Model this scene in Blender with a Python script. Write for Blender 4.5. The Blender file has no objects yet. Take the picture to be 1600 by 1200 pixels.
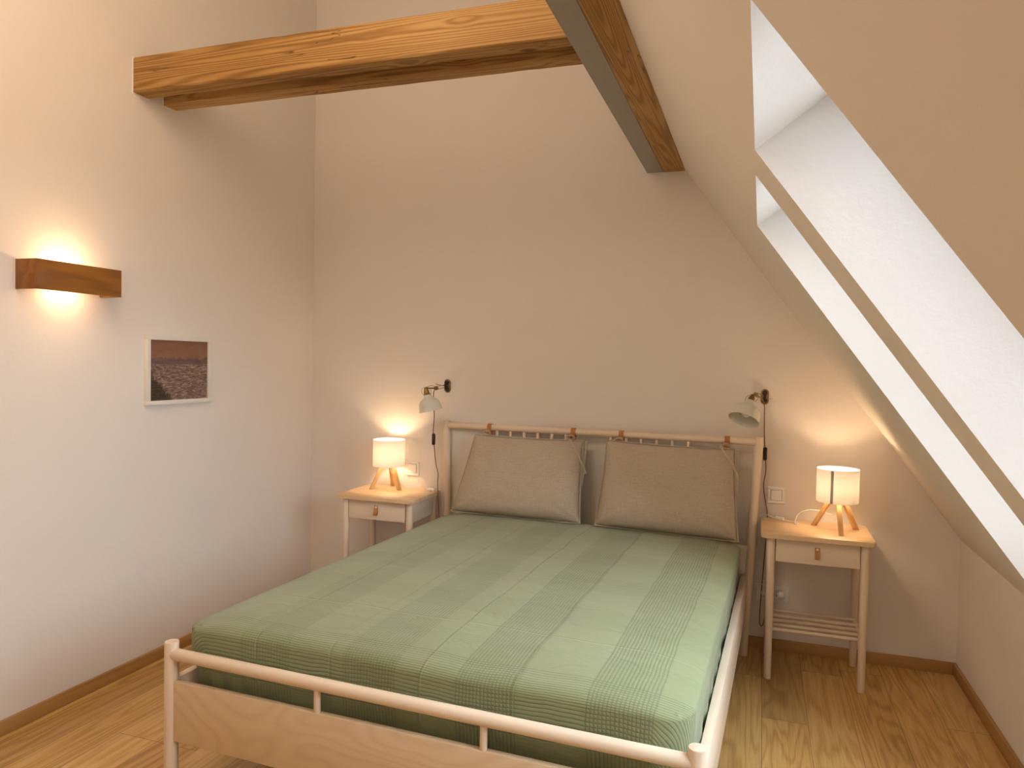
import bpy, bmesh, math, random
from mathutils import Vector, Matrix, noise as mnoise
random.seed(7)
S = bpy.context.scene
C = S.collection
PI = math.pi

# ------------------------------------------------------------------ node helpers
class NT:
    def __init__(s, name):
        s.m = bpy.data.materials.new(name); s.m.use_nodes = True
        s.t = s.m.node_tree; s.t.nodes.clear()
        s.out = s.t.nodes.new('ShaderNodeOutputMaterial')
        s.b = s.t.nodes.new('ShaderNodeBsdfPrincipled')
        s.t.links.new(s.b.outputs[0], s.out.inputs[0])
    def n(s, ty, **kw):
        nd = s.t.nodes.new(ty)
        for k, v in kw.items(): setattr(nd, k, v)
        return nd
    def put(s, sock, v):
        if isinstance(v, bpy.types.NodeSocket): s.t.links.new(v, sock)
        elif v is not None:
            if sock.type == 'RGBA' and len(v) == 3: v = (*v, 1)
            sock.default_value = v
    def math(s, op, a, b=None, c=None, clamp=False):
        nd = s.n('ShaderNodeMath', operation=op, use_clamp=clamp)
        s.put(nd.inputs[0], a); s.put(nd.inputs[1], b); s.put(nd.inputs[2], c)
        return nd.outputs[0]
    def vmul(s, a, v):
        nd = s.n('ShaderNodeVectorMath', operation='MULTIPLY'); s.put(nd.inputs[0], a); s.put(nd.inputs[1], v); return nd.outputs[0]
    def vadd(s, a, v):
        nd = s.n('ShaderNodeVectorMath', operation='ADD'); s.put(nd.inputs[0], a); s.put(nd.inputs[1], v); return nd.outputs[0]
    def coord(s, which='Object'):
        return s.n('ShaderNodeTexCoord').outputs[which]
    def sep(s, v):
        nd = s.n('ShaderNodeSeparateXYZ'); s.put(nd.inputs[0], v); return nd.outputs
    def comb(s, x, y, z):
        nd = s.n('ShaderNodeCombineXYZ'); s.put(nd.inputs[0], x); s.put(nd.inputs[1], y); s.put(nd.inputs[2], z); return nd.outputs[0]
    def noise(s, v, scale, detail=3, rough=.5, dist=0):
        nd = s.n('ShaderNodeTexNoise'); s.put(nd.inputs['Vector'], v)
        nd.inputs['Scale'].default_value = scale; nd.inputs['Detail'].default_value = detail
        nd.inputs['Roughness'].default_value = rough; nd.inputs['Distortion'].default_value = dist
        return nd.outputs['Fac']
    def ramp(s, f, stops, interp='LINEAR'):
        nd = s.n('ShaderNodeValToRGB'); s.put(nd.inputs[0], f); nd.color_ramp.interpolation = interp
        e = nd.color_ramp.elements
        while len(e) < len(stops): e.new(.5)
        for i, (p, c) in enumerate(stops):
            e[i].position = p; e[i].color = (*c, 1) if len(c) == 3 else c
        return nd.outputs[0]
    def mix(s, f, a, b, mode='MIX'):
        nd = s.n('ShaderNodeMix', data_type='RGBA', blend_type=mode)
        s.put(nd.inputs[0], f); s.put(nd.inputs[6], a); s.put(nd.inputs[7], b); return nd.outputs[2]
    def maprange(s, v, a, b, c=0, d=1, smooth=False):
        nd = s.n('ShaderNodeMapRange'); nd.interpolation_type = 'SMOOTHSTEP' if smooth else 'LINEAR'
        s.put(nd.inputs[0], v)
        for i, q in enumerate((a, b, c, d)): nd.inputs[1+i].default_value = q
        return nd.outputs[0]
    def bump(s, h, strength=.3, dist=.001):
        nd = s.n('ShaderNodeBump'); nd.inputs['Strength'].default_value = strength; nd.inputs['Distance'].default_value = dist
        s.put(nd.inputs['Height'], h); s.t.links.new(nd.outputs[0], s.b.inputs['Normal'])
    def set(s, col=None, rough=None, metal=None, spec=None, **kw):
        if col is not None: s.put(s.b.inputs['Base Color'], col)
        if rough is not None: s.put(s.b.inputs['Roughness'], rough)
        if metal is not None: s.put(s.b.inputs['Metallic'], metal)
        if spec is not None: s.put(s.b.inputs['Specular IOR Level'], spec)
        for k, v in kw.items(): s.put(s.b.inputs[k.replace('_', ' ')], v)
        return s.m

def srgb(r, g, b):
    f = lambda c: ((c/255+.055)/1.055)**2.4 if c > 10 else c/255/12.92
    return (f(r), f(g), f(b))

def plain(name, col, rough=.5, metal=0., var=.04, scale=8, spec=.5):
    t = NT(name)
    f = t.noise(t.coord(), scale, 3)
    c2 = tuple(min(1, x*(1+var)) for x in col); c1 = tuple(x*(1-var) for x in col)
    return t.set(t.ramp(f, [(.3, c1), (.7, c2)]), rough, metal, spec)

def plaster(name, col):
    t = NT(name); p = t.coord()
    a = t.noise(p, 55, 4, .6); b = t.noise(p, 5, 2)
    c = t.ramp(b, [(.3, tuple(x*.985 for x in col)), (.7, col)])
    t.bump(t.math('ADD', a, t.math('MULTIPLY', b, .8)), .16, .004)
    return t.set(c, .9, spec=.15)

def wood(name, dark, light, axis='x', rings=9, stretch=.12, scale=3.2, rough=.45, seed=0., contrast=1., fine=.5, knots=0., knotcol=None, fade=None):
    """grain as contour lines of a noise field stretched along the axis"""
    t = NT(name); p = t.vadd(t.coord(), (seed*3.1, seed*1.7, seed*2.3))
    st = {'x': (stretch, 1, 1), 'y': (1, stretch, 1), 'z': (1, 1, stretch)}[axis]
    st2 = {'x': (.02, 1, 1), 'y': (1, .02, 1), 'z': (1, 1, .02)}[axis]
    q = t.vmul(p, st)
    f = t.noise(q, scale, 2, .45, .3)
    w = t.math('SINE', t.math('MULTIPLY', f, rings*2*PI))
    w = t.maprange(w, -1, 1, 0, 1)
    w = t.math('POWER', w, 2.2)
    fi = t.noise(t.vmul(p, st2), 150, 3, .6)
    lo = t.noise(q, scale*.6, 2)
    m = t.math('ADD', t.math('MULTIPLY', w, .5*contrast), t.math('MULTIPLY', fi, fine))
    m = t.math('ADD', m, t.math('MULTIPLY', t.math('SUBTRACT', lo, .5), .7), clamp=True)
    col = t.mix(m, light, dark)
    if knots:
        v = t.n('ShaderNodeTexVoronoi'); t.put(v.inputs['Vector'], t.vmul(p, {'x': (.35, 1, 1), 'y': (1, .35, 1), 'z': (1, 1, .35)}[axis])); v.inputs['Scale'].default_value = knots
        k = t.maprange(t.math('ADD', v.outputs['Distance'], t.math('MULTIPLY', fi, .12)), .10, .26, 1, 0, True)
        col = t.mix(t.math('MULTIPLY', k, .75), col, knotcol or tuple(x*.35 for x in dark))
    t.bump(t.math('ADD', fi, w), .12, .0008)
    return t.set(col, rough, spec=.35)

def timber(name, axis, seed):
    t = NT(name); p = t.vadd(t.coord(), (seed*3.1, seed*1.7, seed*2.3))
    ax = {'x': 0, 'y': 1}[axis]
    def st(k): v = [1, 1, 1]; v[ax] = k; return tuple(v)
    # knots bend the growth rings around them
    v = t.n('ShaderNodeTexVoronoi'); t.put(v.inputs['Vector'], t.vmul(p, st(.45))); v.inputs['Scale'].default_value = 5.2
    kd = v.outputs['Distance']
    bend = t.maprange(kd, 0, .30, .045, 0, True)
    f = t.math('ADD', t.noise(t.vmul(p, st(.035)), 7, 2, .4), bend)
    w = t.math('POWER', t.maprange(t.math('SINE', t.math('MULTIPLY', f, 34*2*PI)), -1, 1), 1.4)
    fi = t.noise(t.vmul(p, st(.03)), 120, 4, .65)
    lo = t.noise(t.vmul(p, st(.25)), 2.4, 3)
    m = t.math('ADD', t.math('MULTIPLY', w, .30), t.math('MULTIPLY', fi, .42))
    m = t.math('ADD', m, t.math('MULTIPLY', t.math('SUBTRACT', lo, .5), 1.0), clamp=True)
    col = t.ramp(m, [(.1, srgb(186, 148, 92)), (.45, srgb(152, 110, 56)), (.85, srgb(84, 56, 26))])
    k = t.maprange(t.math('ADD', kd, t.math('MULTIPLY', fi, .08)), .085, .15, 1, 0, True)
    col = t.mix(t.math('MULTIPLY', k, .8), col, srgb(76, 42, 18))
    # drying cracks
    c = t.noise(t.vmul(p, st(.06)), 7, 4, .6); cr = t.maprange(t.math('ABSOLUTE', t.math('SUBTRACT', c, .5)), 0, .0035, 1, 0)
    sel = t.maprange(t.noise(t.vmul(p, st(.5)), 3, 1), .52, .60, 0, 1)
    cr = t.math('MULTIPLY', cr, sel); col = t.mix(t.math('MULTIPLY', cr, .85), col, srgb(52, 26, 10))
    t.bump(t.math('SUBTRACT', t.math('ADD', fi, t.math('MULTIPLY', w, .5)), t.math('MULTIPLY', cr, 3.)), .35, .0015)
    return t.set(col, .6, spec=.3)

# ------------------------------------------------------------------ mesh helpers
def link(name, bm, mat, parent=None, smooth=True, angle=35, loc=None):
    me = bpy.data.meshes.new(name)
    bmesh.ops.recalc_face_normals(bm, faces=bm.faces[:])
    bm.to_mesh(me); bm.free()
    if smooth:
        for f in me.polygons: f.use_smooth = True
        me.set_sharp_from_angle(angle=math.radians(angle))
    if mat: me.materials.append(mat)
    o = bpy.data.objects.new(name, me); C.objects.link(o)
    if parent: o.parent = parent
    if loc: o.location = loc
    return o
def tag(o, label=None, cat=None, group=None, kind=None):
    if label: o['label'] = label
    if cat: o['category'] = cat
    if group: o['group'] = group
    if kind: o['kind'] = kind
    return o
def empty(name, loc, rz=0, **k):
    o = bpy.data.objects.new(name, None); C.objects.link(o); o.location = loc; o.rotation_euler = (0, 0, rz)
    o.empty_display_size = .1
    return tag(o, **k)
def B(): return bmesh.new()
def box(bm, x0, x1, y0, y1, z0, z1, bev=0, seg=2):
    vs = [bm.verts.new((x, y, z)) for x in (x0, x1) for y in (y0, y1) for z in (z0, z1)]
    fs = [(0,1,3,2), (4,6,7,5), (0,4,5,1), (2,3,7,6), (0,2,6,4), (1,5,7,3)]
    faces = [bm.faces.new([vs[i] for i in f]) for f in fs]
    if bev:
        es = list({e for f in faces for e in f.edges})
        bmesh.ops.bevel(bm, geom=es, offset=bev, segments=seg, profile=.5, affect='EDGES')
def prism(bm, pts, h0, h1, axis='z', bev=0, seg=2):
    """polygon (a,b) extruded along axis; x:(y,z) y:(x,z) z:(x,y)"""
    def P(a, b, h): return {'z': (a, b, h), 'y': (a, h, b), 'x': (h, a, b)}[axis]
    lo = [bm.verts.new(P(a, b, h0)) for a, b in pts]; hi = [bm.verts.new(P(a, b, h1)) for a, b in pts]
    n = len(pts)
    fs = [bm.faces.new(lo[::-1]), bm.faces.new(hi)]
    for i in range(n): fs.append(bm.faces.new([lo[i], lo[(i+1) % n], hi[(i+1) % n], hi[i]]))
    if bev:
        es = list({e for f in fs[:2] for e in f.edges})
        bmesh.ops.bevel(bm, geom=es, offset=bev, segments=seg, profile=.5, affect='EDGES')
def frame_of(d):
    d = Vector(d).normalized(); u = d.orthogonal().normalized(); return u, d.cross(u), d
def ring_loft(bm, rings, cap0=True, cap1=True, closed=True):
    vr = [[bm.verts.new(p) for p in r] for r in rings]
    n = len(rings[0])
    for a, b in zip(vr[:-1], vr[1:]):
        for i in range(n if closed else n-1):
            bm.faces.new([a[i], a[(i+1) % n], b[(i+1) % n], b[i]])
    if cap0: bm.faces.new(vr[0][::-1])
    if cap1: bm.faces.new(vr[-1])
def lathe(bm, base, axis, prof, seg=32, cap0=True, cap1=True):
    """prof = list of (r, h) along axis from base"""
    u, v, d = frame_of(axis); base = Vector(base)
    rings = []
    for r, h in prof:
        rings.append([base + d*h + (u*math.cos(2*PI*i/seg) + v*math.sin(2*PI*i/seg))*max(r, 1e-4) for i in range(seg)])
    ring_loft(bm, rings, cap0, cap1)
def rod(bm, a, b, r, r2=None, seg=24, bev=.002):
    a = Vector(a); b = Vector(b); L = (b-a).length; r2 = r if r2 is None else r2
    bv = min(bev, r*.5, r2*.5)
    lathe(bm, a, b-a, [(r-bv, 0), (r-bv*.3, bv*.3), (r, bv), (r2, L-bv), (r2-bv*.3, L-bv*.3), (r2-bv, L)], seg)
def spline(pts, n=8):
    pts = [Vector(p) for p in pts]; out = []
    P = [pts[0]*2-pts[1]] + pts + [pts[-1]*2-pts[-2]]
    for i in range(1, len(P)-2):
        for k in range(n):
            t = k/n; a, b, c, d = P[i-1], P[i], P[i+1], P[i+2]
            out.append(.5*((2*b) + (c-a)*t + (2*a-5*b+4*c-d)*t*t + (3*b-a-3*c+d)*t**3))
    out.append(pts[-1]); return out
def tube(bm, pts, r, seg=10, smooth=8, flat=None):
    pts = spline(pts, smooth) if smooth else [Vector(p) for p in pts]
    rings = []; u = None
    for i, p in enumerate(pts):
        d = (pts[min(i+1, len(pts)-1)] - pts[max(i-1, 0)]).normalized()
        if u is None: u = d.orthogonal().normalized()
        u = (u - d*u.dot(d)).normalized(); v = d.cross(u)
        rr = r if not callable(r) else r(i/(len(pts)-1))
        rings.append([p + (u*math.cos(2*PI*k/seg) + v*(flat or 1)*math.sin(2*PI*k/seg))*rr for k in range(seg)])
    ring_loft(bm, rings)
def ribbon(bm, pts, w, th, side, smooth=6):
    """flat strap of width w along side vector following pts"""
    pts = spline(pts, smooth) if smooth else [Vector(p) for p in pts]
    side = Vector(side).normalized(); rings = []
    for i, p in enumerate(pts):
        d = (pts[min(i+1, len(pts)-1)] - pts[max(i-1, 0)]).normalized()
        s = (side - d*side.dot(d)).normalized(); nn = d.cross(s)
        rings.append([p+s*w/2+nn*th/2, p-s*w/2+nn*th/2, p-s*w/2-nn*th/2, p+s*w/2-nn*th/2])
    ring_loft(bm, rings)
def roundrect(x0, x1, y0, y1, r, n=6):
    out = []
    for cx, cy, a0 in ((x1-r, y1-r, 0), (x0+r, y1-r, 90), (x0+r, y0+r, 180), (x1-r, y0+r, 270)):
        for k in range(n+1):
            a = math.radians(a0 + 90*k/n); out.append((cx+r*math.cos(a), cy+r*math.sin(a)))
    return out

# ------------------------------------------------------------------ materials
M = {}
M['wall'] = plaster('wall_plaster', (.80, .74, .685))
M['birch_x'] = wood('birch_x', srgb(206, 178, 148), srgb(234, 216, 194), 'x', 5, .1, 4, .42, 1, .5, .35)
M['birch_y'] = wood('birch_y', srgb(206, 178, 148), srgb(234, 216, 194), 'y', 5, .1, 4, .42, 2, .5, .35)
M['birch_z'] = wood('birch_z', srgb(206, 178, 148), srgb(234, 216, 194), 'z', 5, .1, 4, .42, 3, .5, .35)
M['birch_ply'] = wood('birch_plywood', srgb(196, 164, 128), srgb(224, 200, 168), 'x', 15, .5, 2.8, .4, 4, .55, .2)
M['tabletop'] = wood('birch_tabletop', srgb(204, 164, 118), srgb(236, 206, 166), 'x', 6, .08, 6, .4, 5, .6, .35)
M['beam_x'] = timber('old_timber_x', 'x', 6)
M['beam_y'] = timber('old_timber_y', 'y', 9)
M['sconce'] = wood('sconce_wood', srgb(108, 66, 22), srgb(158, 104, 42), 'y', 5, .1, 7, .4, 3, .9, .3)
M['oakbase_x'] = wood('oak_base_x', srgb(146, 102, 54), srgb(194, 152, 98), 'x', 5, .06, 6, .45, 2, .6, .5)
M['oakbase_y'] = wood('oak_base_y', srgb(140, 98, 50), srgb(190, 148, 92), 'y', 5, .06, 6, .45, 8, .6, .5)
M['lampleg'] = wood('ash_leg', srgb(196, 146, 84), srgb(224, 184, 128), 'z', 4, .1, 10, .45, 1, .5, .4)
M['steel'] = plain('grey_painted_steel', srgb(150, 146, 138), .5, 0, .02)
M['black'] = plain('black_plastic', (.008, .008, .009), .35)
M['white_pl'] = plain('white_plastic', (.86, .85, .82), .3, 0, .01)
M['gap_shade'] = plain('shadow_gap_grey', (.25, .24, .23), .6)
M['offwhite'] = plain('cream_enamel', (.70, .68, .60), .3, 0, .02)
M['enamel_in'] = plain('white_enamel', (.78, .80, .78), .45, 0, .01)
M['brass'] = plain('aged_brass', (.30, .19, .08), .35, 1., .2, 60)
M['chrome'] = plain('worn_nickel', (.5, .44, .36), .25, 1., .1, 60)
M['leather'] = plain('tan_leather', srgb(184, 122, 62), .55, 0, .12, 60)
M['cord_br'] = plain('brown_textile_cord', srgb(128, 92, 66), .8, 0, .2, 400)
M['frame'] = plain('white_frame', (.76, .73, .68), .4, 0, .01)
M['dark'] = plain('dark_underlay', (.012, .012, .012), .9)
M['hole'] = plain('socket_hole', (.03, .03, .03), .6)
M['slat'] = plain('slat_wood', (.3, .22, .14), .7)

def mk_floor():
    t = NT('oak_floor'); p = t.coord(); x, y, z = t.sep(p)
    W, L = .18, 1.7
    fx = t.math('DIVIDE', t.math('SUBTRACT', x, .042), W)
    ix = t.math('FLOOR', fx)
    wn = t.n('ShaderNodeTexWhiteNoise', noise_dimensions='1D'); t.put(wn.inputs['W'], ix)
    off = wn.outputs['Value']
    fy = t.math('ADD', t.math('DIVIDE', y, L), t.math('MULTIPLY', off, 5.37))
    iy = t.math('FLOOR', fy)
    wn2 = t.n('ShaderNodeTexWhiteNoise', noise_dimensions='2D'); t.put(wn2.inputs['Vector'], t.comb(ix, iy, 0))
    r = wn2.outputs['Value']
    q = t.comb(t.math('ADD', x, t.math('MULTIPLY', r, 37.)), t.math('ADD', t.math('MULTIPLY', y, .10), t.math('MULTIPLY', r, 11.)), t.math('MULTIPLY', r, 7.))
    f = t.noise(q, 5.0, 3, .5, .5)
    w = t.math('POWER', t.maprange(t.math('SINE', t.math('MULTIPLY', f, 15*2*PI)), -1, 1), 1.8)
    q2 = t.comb(t.math('ADD', x, t.math('MULTIPLY', r, 37.)), t.math('MULTIPLY', y, .018), r)
    fi = t.noise(q2, 190, 3, .65)
    lo = t.noise(q, 1.6, 2)
    m = t.math('ADD', t.math('MULTIPLY', w, .22), t.math('MULTIPLY', fi, .66))
    m = t.math('ADD', m, t.math('MULTIPLY', t.math('SUBTRACT', lo, .5), .9), clamp=True)
    col = t.ramp(m, [(.12, srgb(222, 186, 124)), (.5, srgb(196, 154, 90)), (.95, srgb(142, 102, 52))])
    tone = t.maprange(r, 0, 1, .82, 1.08)
    col = t.mix(1., col, t.comb(tone, tone, tone), 'MULTIPLY')
    frx = t.math('FRACT', fx); fry = t.math('FRACT', fy)
    ex = t.math('LESS_THAN', t.math('MINIMUM', frx, t.math('SUBTRACT', 1., frx)), .007)
    ey = t.math('LESS_THAN', t.math('MINIMUM', fry, t.math('SUBTRACT', 1., fry)), .0008)
    e = t.math('MAXIMUM', ex, ey)
    col = t.mix(t.math('MULTIPLY', e, .6), col, srgb(84, 50, 20))
    t.bump(t.math('SUBTRACT', t.math('MULTIPLY', fi, .3), e), .25, .001)
    return t.set(col, t.maprange(fi, 0, 1, .34, .5), spec=.4)
M['floor'] = mk_floor()

def mk_sheet():
    t = NT('sage_waffle_cotton')
    uv = t.n('ShaderNodeUVMap'); uv.uv_map = 'weave'
    u0, v0, _ = t.sep(uv.outputs[0])
    wob = t.noise(uv.outputs[0], 3.0, 2)
    wob2 = t.noise(t.vadd(uv.outputs[0], (9, 4, 0)), 3.4, 2)
    u = t.math('ADD', u0, t.math('MULTIPLY', t.math('SUBTRACT', wob, .5), .022))
    v = t.math('ADD', v0, t.math('MULTIPLY', t.math('SUBTRACT', wob2, .5), .05))
    def band(x, off, per, frac, soft=.012):
        f = t.math('FRACT', t.math('ADD', t.math('DIVIDE', t.math('SUBTRACT', x, off), per), 20.))
        a = t.maprange(f, 0, soft, 0, 1); b = t.maprange(f, frac, frac+soft, 1, 0)
        return t.math('MULTIPLY', a, b)
    bu = band(u, .16, .375, .49)
    bv = band(v, -.30, .375, .50)
    bv_foot = t.math('MULTIPLY', t.maprange(v, -.145, -.14, 0, 1), t.maprange(v, .11, .115, 1, 0))
    bvf = t.math('MAXIMUM', bv_foot, t.math('MULTIPLY', bv, .14))
    # ribs fade towards the left half of the sheet
    bus = t.math('MULTIPLY', bu, t.maprange(u, -.5, .1, .45, 1))
    def rib(x, pitch, pw=1.6):
        s_ = t.maprange(t.math('SINE', t.math('MULTIPLY', x, 2*PI/pitch)), -1, 1)
        return t.math('POWER', s_, pw)
    ru = rib(u, .0108, 3.); rv = rib(v, .0115, 3.)
    dark = t.math('ADD', t.math('MULTIPLY', bus, ru), t.math('MULTIPLY', bvf, rv), clamp=True)
    tone = t.math('SUBTRACT', t.math('ADD', bu, t.math('MULTIPLY', bv, .9)), .5)
    thread = t.noise(t.vmul(uv.outputs[0], (1, 1, 1)), 420, 2, .7)
    col = t.ramp(t.math('ADD', t.math('MULTIPLY', tone, .16), .42), [(0, (.285, .315, .170)), (1, (.215, .245, .122))])
    col = t.mix(t.math('MULTIPLY', dark, .48), col, (.085, .11, .05))  # darker weave lines, with the shade of the rib valleys painted in
    col = t.mix(t.math('MULTIPLY', t.math('SUBTRACT', thread, .3), .25), col, (.40, .43, .29))
    # ironed fold creases
    def crease(x, pos, wdt=.006):
        d = t.math('ABSOLUTE', t.math('SUBTRACT', x, pos)); return t.maprange(d, 0, wdt, 1, 0, True)
    cr = None
    uw = t.math('ADD', u0, t.math('MULTIPLY', t.math('SUBTRACT', wob, .5), .03))
    for pos, s_ in ((.055, 1.), (.335, .8), (-.26, -.6), (-.53, -.9)):
        c = t.math('MULTIPLY', crease(uw, pos), s_); cr = c if cr is None else t.math('ADD', cr, c)
    for pos, s_ in ((.35, -.35), (.93, -.25), (1.5, -.2)):
        cr = t.math('ADD', cr, t.math('MULTIPLY', crease(v, pos, .005), s_))
    wr = t.noise(t.vmul(uv.outputs[0], (1, 1, 1)), 9, 4, .6, .6)
    h = t.math('ADD', t.math('MULTIPLY', dark, -.6), t.math('MULTIPLY', cr, 1.7))
    h = t.math('ADD', h, t.math('ADD', t.math('MULTIPLY', thread, .12), t.math('MULTIPLY', wr, 2.2)))
    t.bump(h, .75, .0022)
    return t.set(col, .92, spec=.15, Sheen_Weight=.25, Sheen_Roughness=.5)
M['sheet'] = mk_sheet()

def mk_linen():
    t = NT('natural_linen'); p = t.coord()
    a = t.noise(t.vmul(p, (24, 24, 1100)), 1, 2); b = t.noise(t.vmul(p, (900, 160, 24)), 1, 2)
    f = t.math('ADD', t.math('MULTIPLY', a, .5), t.math('MULTIPLY', b, .5))
    w = t.noise(p, 7, 3, .6)
    col = t.ramp(f, [(.3, srgb(168, 152, 132)), (.5, srgb(186, 171, 151)), (.72, srgb(204, 191, 173))])
    t.bump(t.math('ADD', f, t.math('MULTIPLY', w, 4.)), .5, .0018)
    return t.set(col, .95, spec=.1, Sheen_Weight=.15)
M['linen'] = mk_linen()

def mk_shade(name='lampshade_fabric', trans=.09, k=1.):
    t = NT(name); p = t.coord()
    f = t.noise(t.vmul(p, (40, 40, 900)), 1, 2)
    col = t.ramp(f, [(.3, (.78*k, .74*k, .68*k)), (.7, (.86*k, .83*k, .78*k))])
    d = t.n('ShaderNodeBsdfDiffuse'); tr = t.n('ShaderNodeBsdfTranslucent')
    t.put(d.inputs[0], col); t.put(tr.inputs[0], col)
    m = t.n('ShaderNodeMixShader'); m.inputs[0].default_value = trans
    t.t.links.new(d.outputs[0], m.inputs[1]); t.t.links.new(tr.outputs[0], m.inputs[2])
    t.t.links.new(m.outputs[0], t.out.inputs[0]); return t.m
M['shade'] = mk_shade()
def mk_emit(name, col, st):
    t = NT(name); e = t.n('ShaderNodeEmission'); e.inputs[0].default_value = (*col, 1); e.inputs[1].default_value = st
    t.t.links.new(e.outputs[0], t.out.inputs[0]); return t.m
WARM = (1., .69, .40)
M['bulb'] = mk_emit('lit_bulb', WARM, 150)
M['bulb_s'] = mk_emit('lit_sconce_bulb', (1., .69, .38), 120)
def mk_glass():
    t = NT('window_glass'); tr = t.n('ShaderNodeBsdfTransparent'); g = t.n('ShaderNodeBsdfGlossy')
    tr.inputs[0].default_value = (.95, .97, .96, 1); g.inputs['Roughness'].default_value = .02
    fr = t.n('ShaderNodeFresnel'); fr.inputs[0].default_value = 1.45
    m = t.n('ShaderNodeMixShader'); t.t.links.new(fr.outputs[0], m.inputs[0])
    t.t.links.new(tr.outputs[0], m.inputs[1]); t.t.links.new(g.outputs[0], m.inputs[2])
    t.t.links.new(m.outputs[0], t.out.inputs[0]); return t.m
M['glass'] = mk_glass()
def mk_paint():
    t = NT('river_painting'); p = t.coord(); x, y, z = t.sep(p)   # y across, z up, canvas 0..1 in metres
    n1 = t.noise(t.vmul(p, (1, 14, 40)), 1, 4, .6); n2 = t.noise(t.vmul(p, (1, 30, 170)), 1, 3, .55, .8)
    sky = t.ramp(t.math('ADD', t.math('MULTIPLY', z, 1.6), t.math('MULTIPLY', n1, .5)), [(.3, srgb(152, 112, 92)), (.8, srgb(126, 88, 66))])
    water = t.ramp(n2, [(.32, srgb(84, 64, 56)), (.5, srgb(124, 100, 90)), (.68, srgb(172, 148, 134))])
    hz = t.math('ADD', .175, t.math('MULTIPLY', t.noise(t.comb(0., t.math('MULTIPLY', y, 26.), 0.), 1, 3), .055))
    land = t.math('LESS_THAN', z, hz)
    col = t.mix(land, sky, t.ramp(n1, [(.3, srgb(96, 74, 72)), (.7, srgb(122, 98, 94))]))
    col = t.mix(t.math('LESS_THAN', z, .172), col, water)
    gr = t.math('ADD', t.math('MULTIPLY', z, 6.), t.math('MULTIPLY', y, 5.5))
    gn = t.noise(t.vmul(p, (1, 240, 26)), 1, 3, .6)
    reeds = t.math('MULTIPLY', t.math('LESS_THAN', t.math('ADD', gr, t.math('MULTIPLY', gn, 1.1)), 1.35), .85)
    col = t.mix(reeds, col, srgb(42, 38, 22))
    return t.set(col, .6, spec=.3)
M['paint'] = mk_paint()

# ------------------------------------------------------------------ room
D = 3.98; XL = -2.70; XR = .925; YB = -2.2
sdir = Vector((.58767, 0, -.80910)); snrm = Vector((.80910, 0, .58767)); sB = Vector((-.4082, 0, 2.4852))
def SP(s, y, d=0.): return sB + sdir*s + Vector((0, y, 0)) + snrm*d
ZC = 4.3; S0 = (2.4852-ZC)/.8091; S1 = 2.268
def struct(o, kind='structure'): o['kind'] = kind; return o
bm = B(); box(bm, XL-.15, XR+.15, YB-.15, D+.15, -.12, 0); struct(link('floor', bm, M['floor'], smooth=False))
bm = B(); box(bm, XL-.15, 2.2, D, D+.12, 0, ZC+.2); struct(link('wall_back', bm, M['wall'], smooth=False))
bm = B(); box(bm, XL-.15, XL, YB, D, 0, ZC+.2); struct(link('wall_left', bm, M['wall'], smooth=False))
bm = B(); box(bm, XR, XR+.15, YB, D, 0, .65); struct(link('wall_right', bm, M['wall'], smooth=False))
bm = B(); box(bm, XL-.15, 2.2, YB-.15, YB, 0, ZC); struct(link('wall_front', bm, M['wall'], smooth=False))
SH = .40
WIN = [(1.062, 1.80), (2.036, 2.757)]; ST, SBt = .645, 2.19
bm = B()
def slab(s0, s1, y0, y1):
    c = [SP(s, y, d) for s in (s0, s1) for y in (y0, y1) for d in (0, SH)]
    v = [bm.verts.new(p) for p in c]
    for f in [(0,1,3,2), (4,6,7,5), (0,4,5,1), (2,3,7,6), (0,2,6,4), (1,5,7,3)]: bm.faces.new([v[i] for i in f])
slab(S0, S1, YB, WIN[0][0]); slab(S0, S1, WIN[0][1], WIN[1][0]); slab(S0, S1, WIN[1][1], D)
for a, b in WIN: slab(S0, ST, a, b); slab(SBt, S1, a, b)
xt = SP(S0, 0).x
box(bm, XL-.15, xt+.6, YB, D, ZC, ZC+.15)
struct(link('ceiling', bm, M['wall'], smooth=False))
def skylight(i, y0, y1):
    w = empty('window_%d' % i, SP(ST, y0, SH-.10)); struct(w)
    w.rotation_mode = 'QUATERNION'
    w.rotation_quaternion = Matrix((( sdir.x, 0, snrm.x), (0, 1, 0), (sdir.z, 0, snrm.z))).to_quaternion()
    Ls = SBt-ST; Wd = y1-y0; bm = B(); fw = .055
    for a in ((0, fw, 0, Wd), (Ls-fw, Ls, 0, Wd), (fw, Ls-fw, 0, fw), (fw, Ls-fw, Wd-fw, Wd)):
        box(bm, a[0], a[1], a[2], a[3], 0, .08, .004)
    link('window_frame', bm, M['white_pl'], w)
    bm = B(); box(bm, fw, Ls-fw, fw, Wd-fw, .035, .045); link('pane', bm, M['glass'], w, smooth=False)
    bm = B(); rod(bm, (.09, Wd/2-.12, -.014), (.09, Wd/2+.12, -.014), .008)
    rod(bm, (.09, Wd/2-.11, -.014), (.04, Wd/2-.11, .002), .006); rod(bm, (.09, Wd/2+.11, -.014), (.04, Wd/2+.11, .002), .006)
    link('handle', bm, M['chrome'], w)
skylight(1, *WIN[0]); skylight(2, *WIN[1])
# baseboards
BH = .057
bm = B(); box(bm, XL+.015, XR-.015, D-.015, D, 0, BH, .0015); struct(link('baseboard_back', bm, M['oakbase_x']))
bm = B(); box(bm, XL, XL+.015, YB, D, 0, BH, .0015); struct(link('baseboard_left', bm, M['oakbase_y']))
bm = B(); box(bm, XR-.015, XR, YB, D, 0, BH, .0015); struct(link('baseboard_right', bm, M['oakbase_y']))

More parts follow.
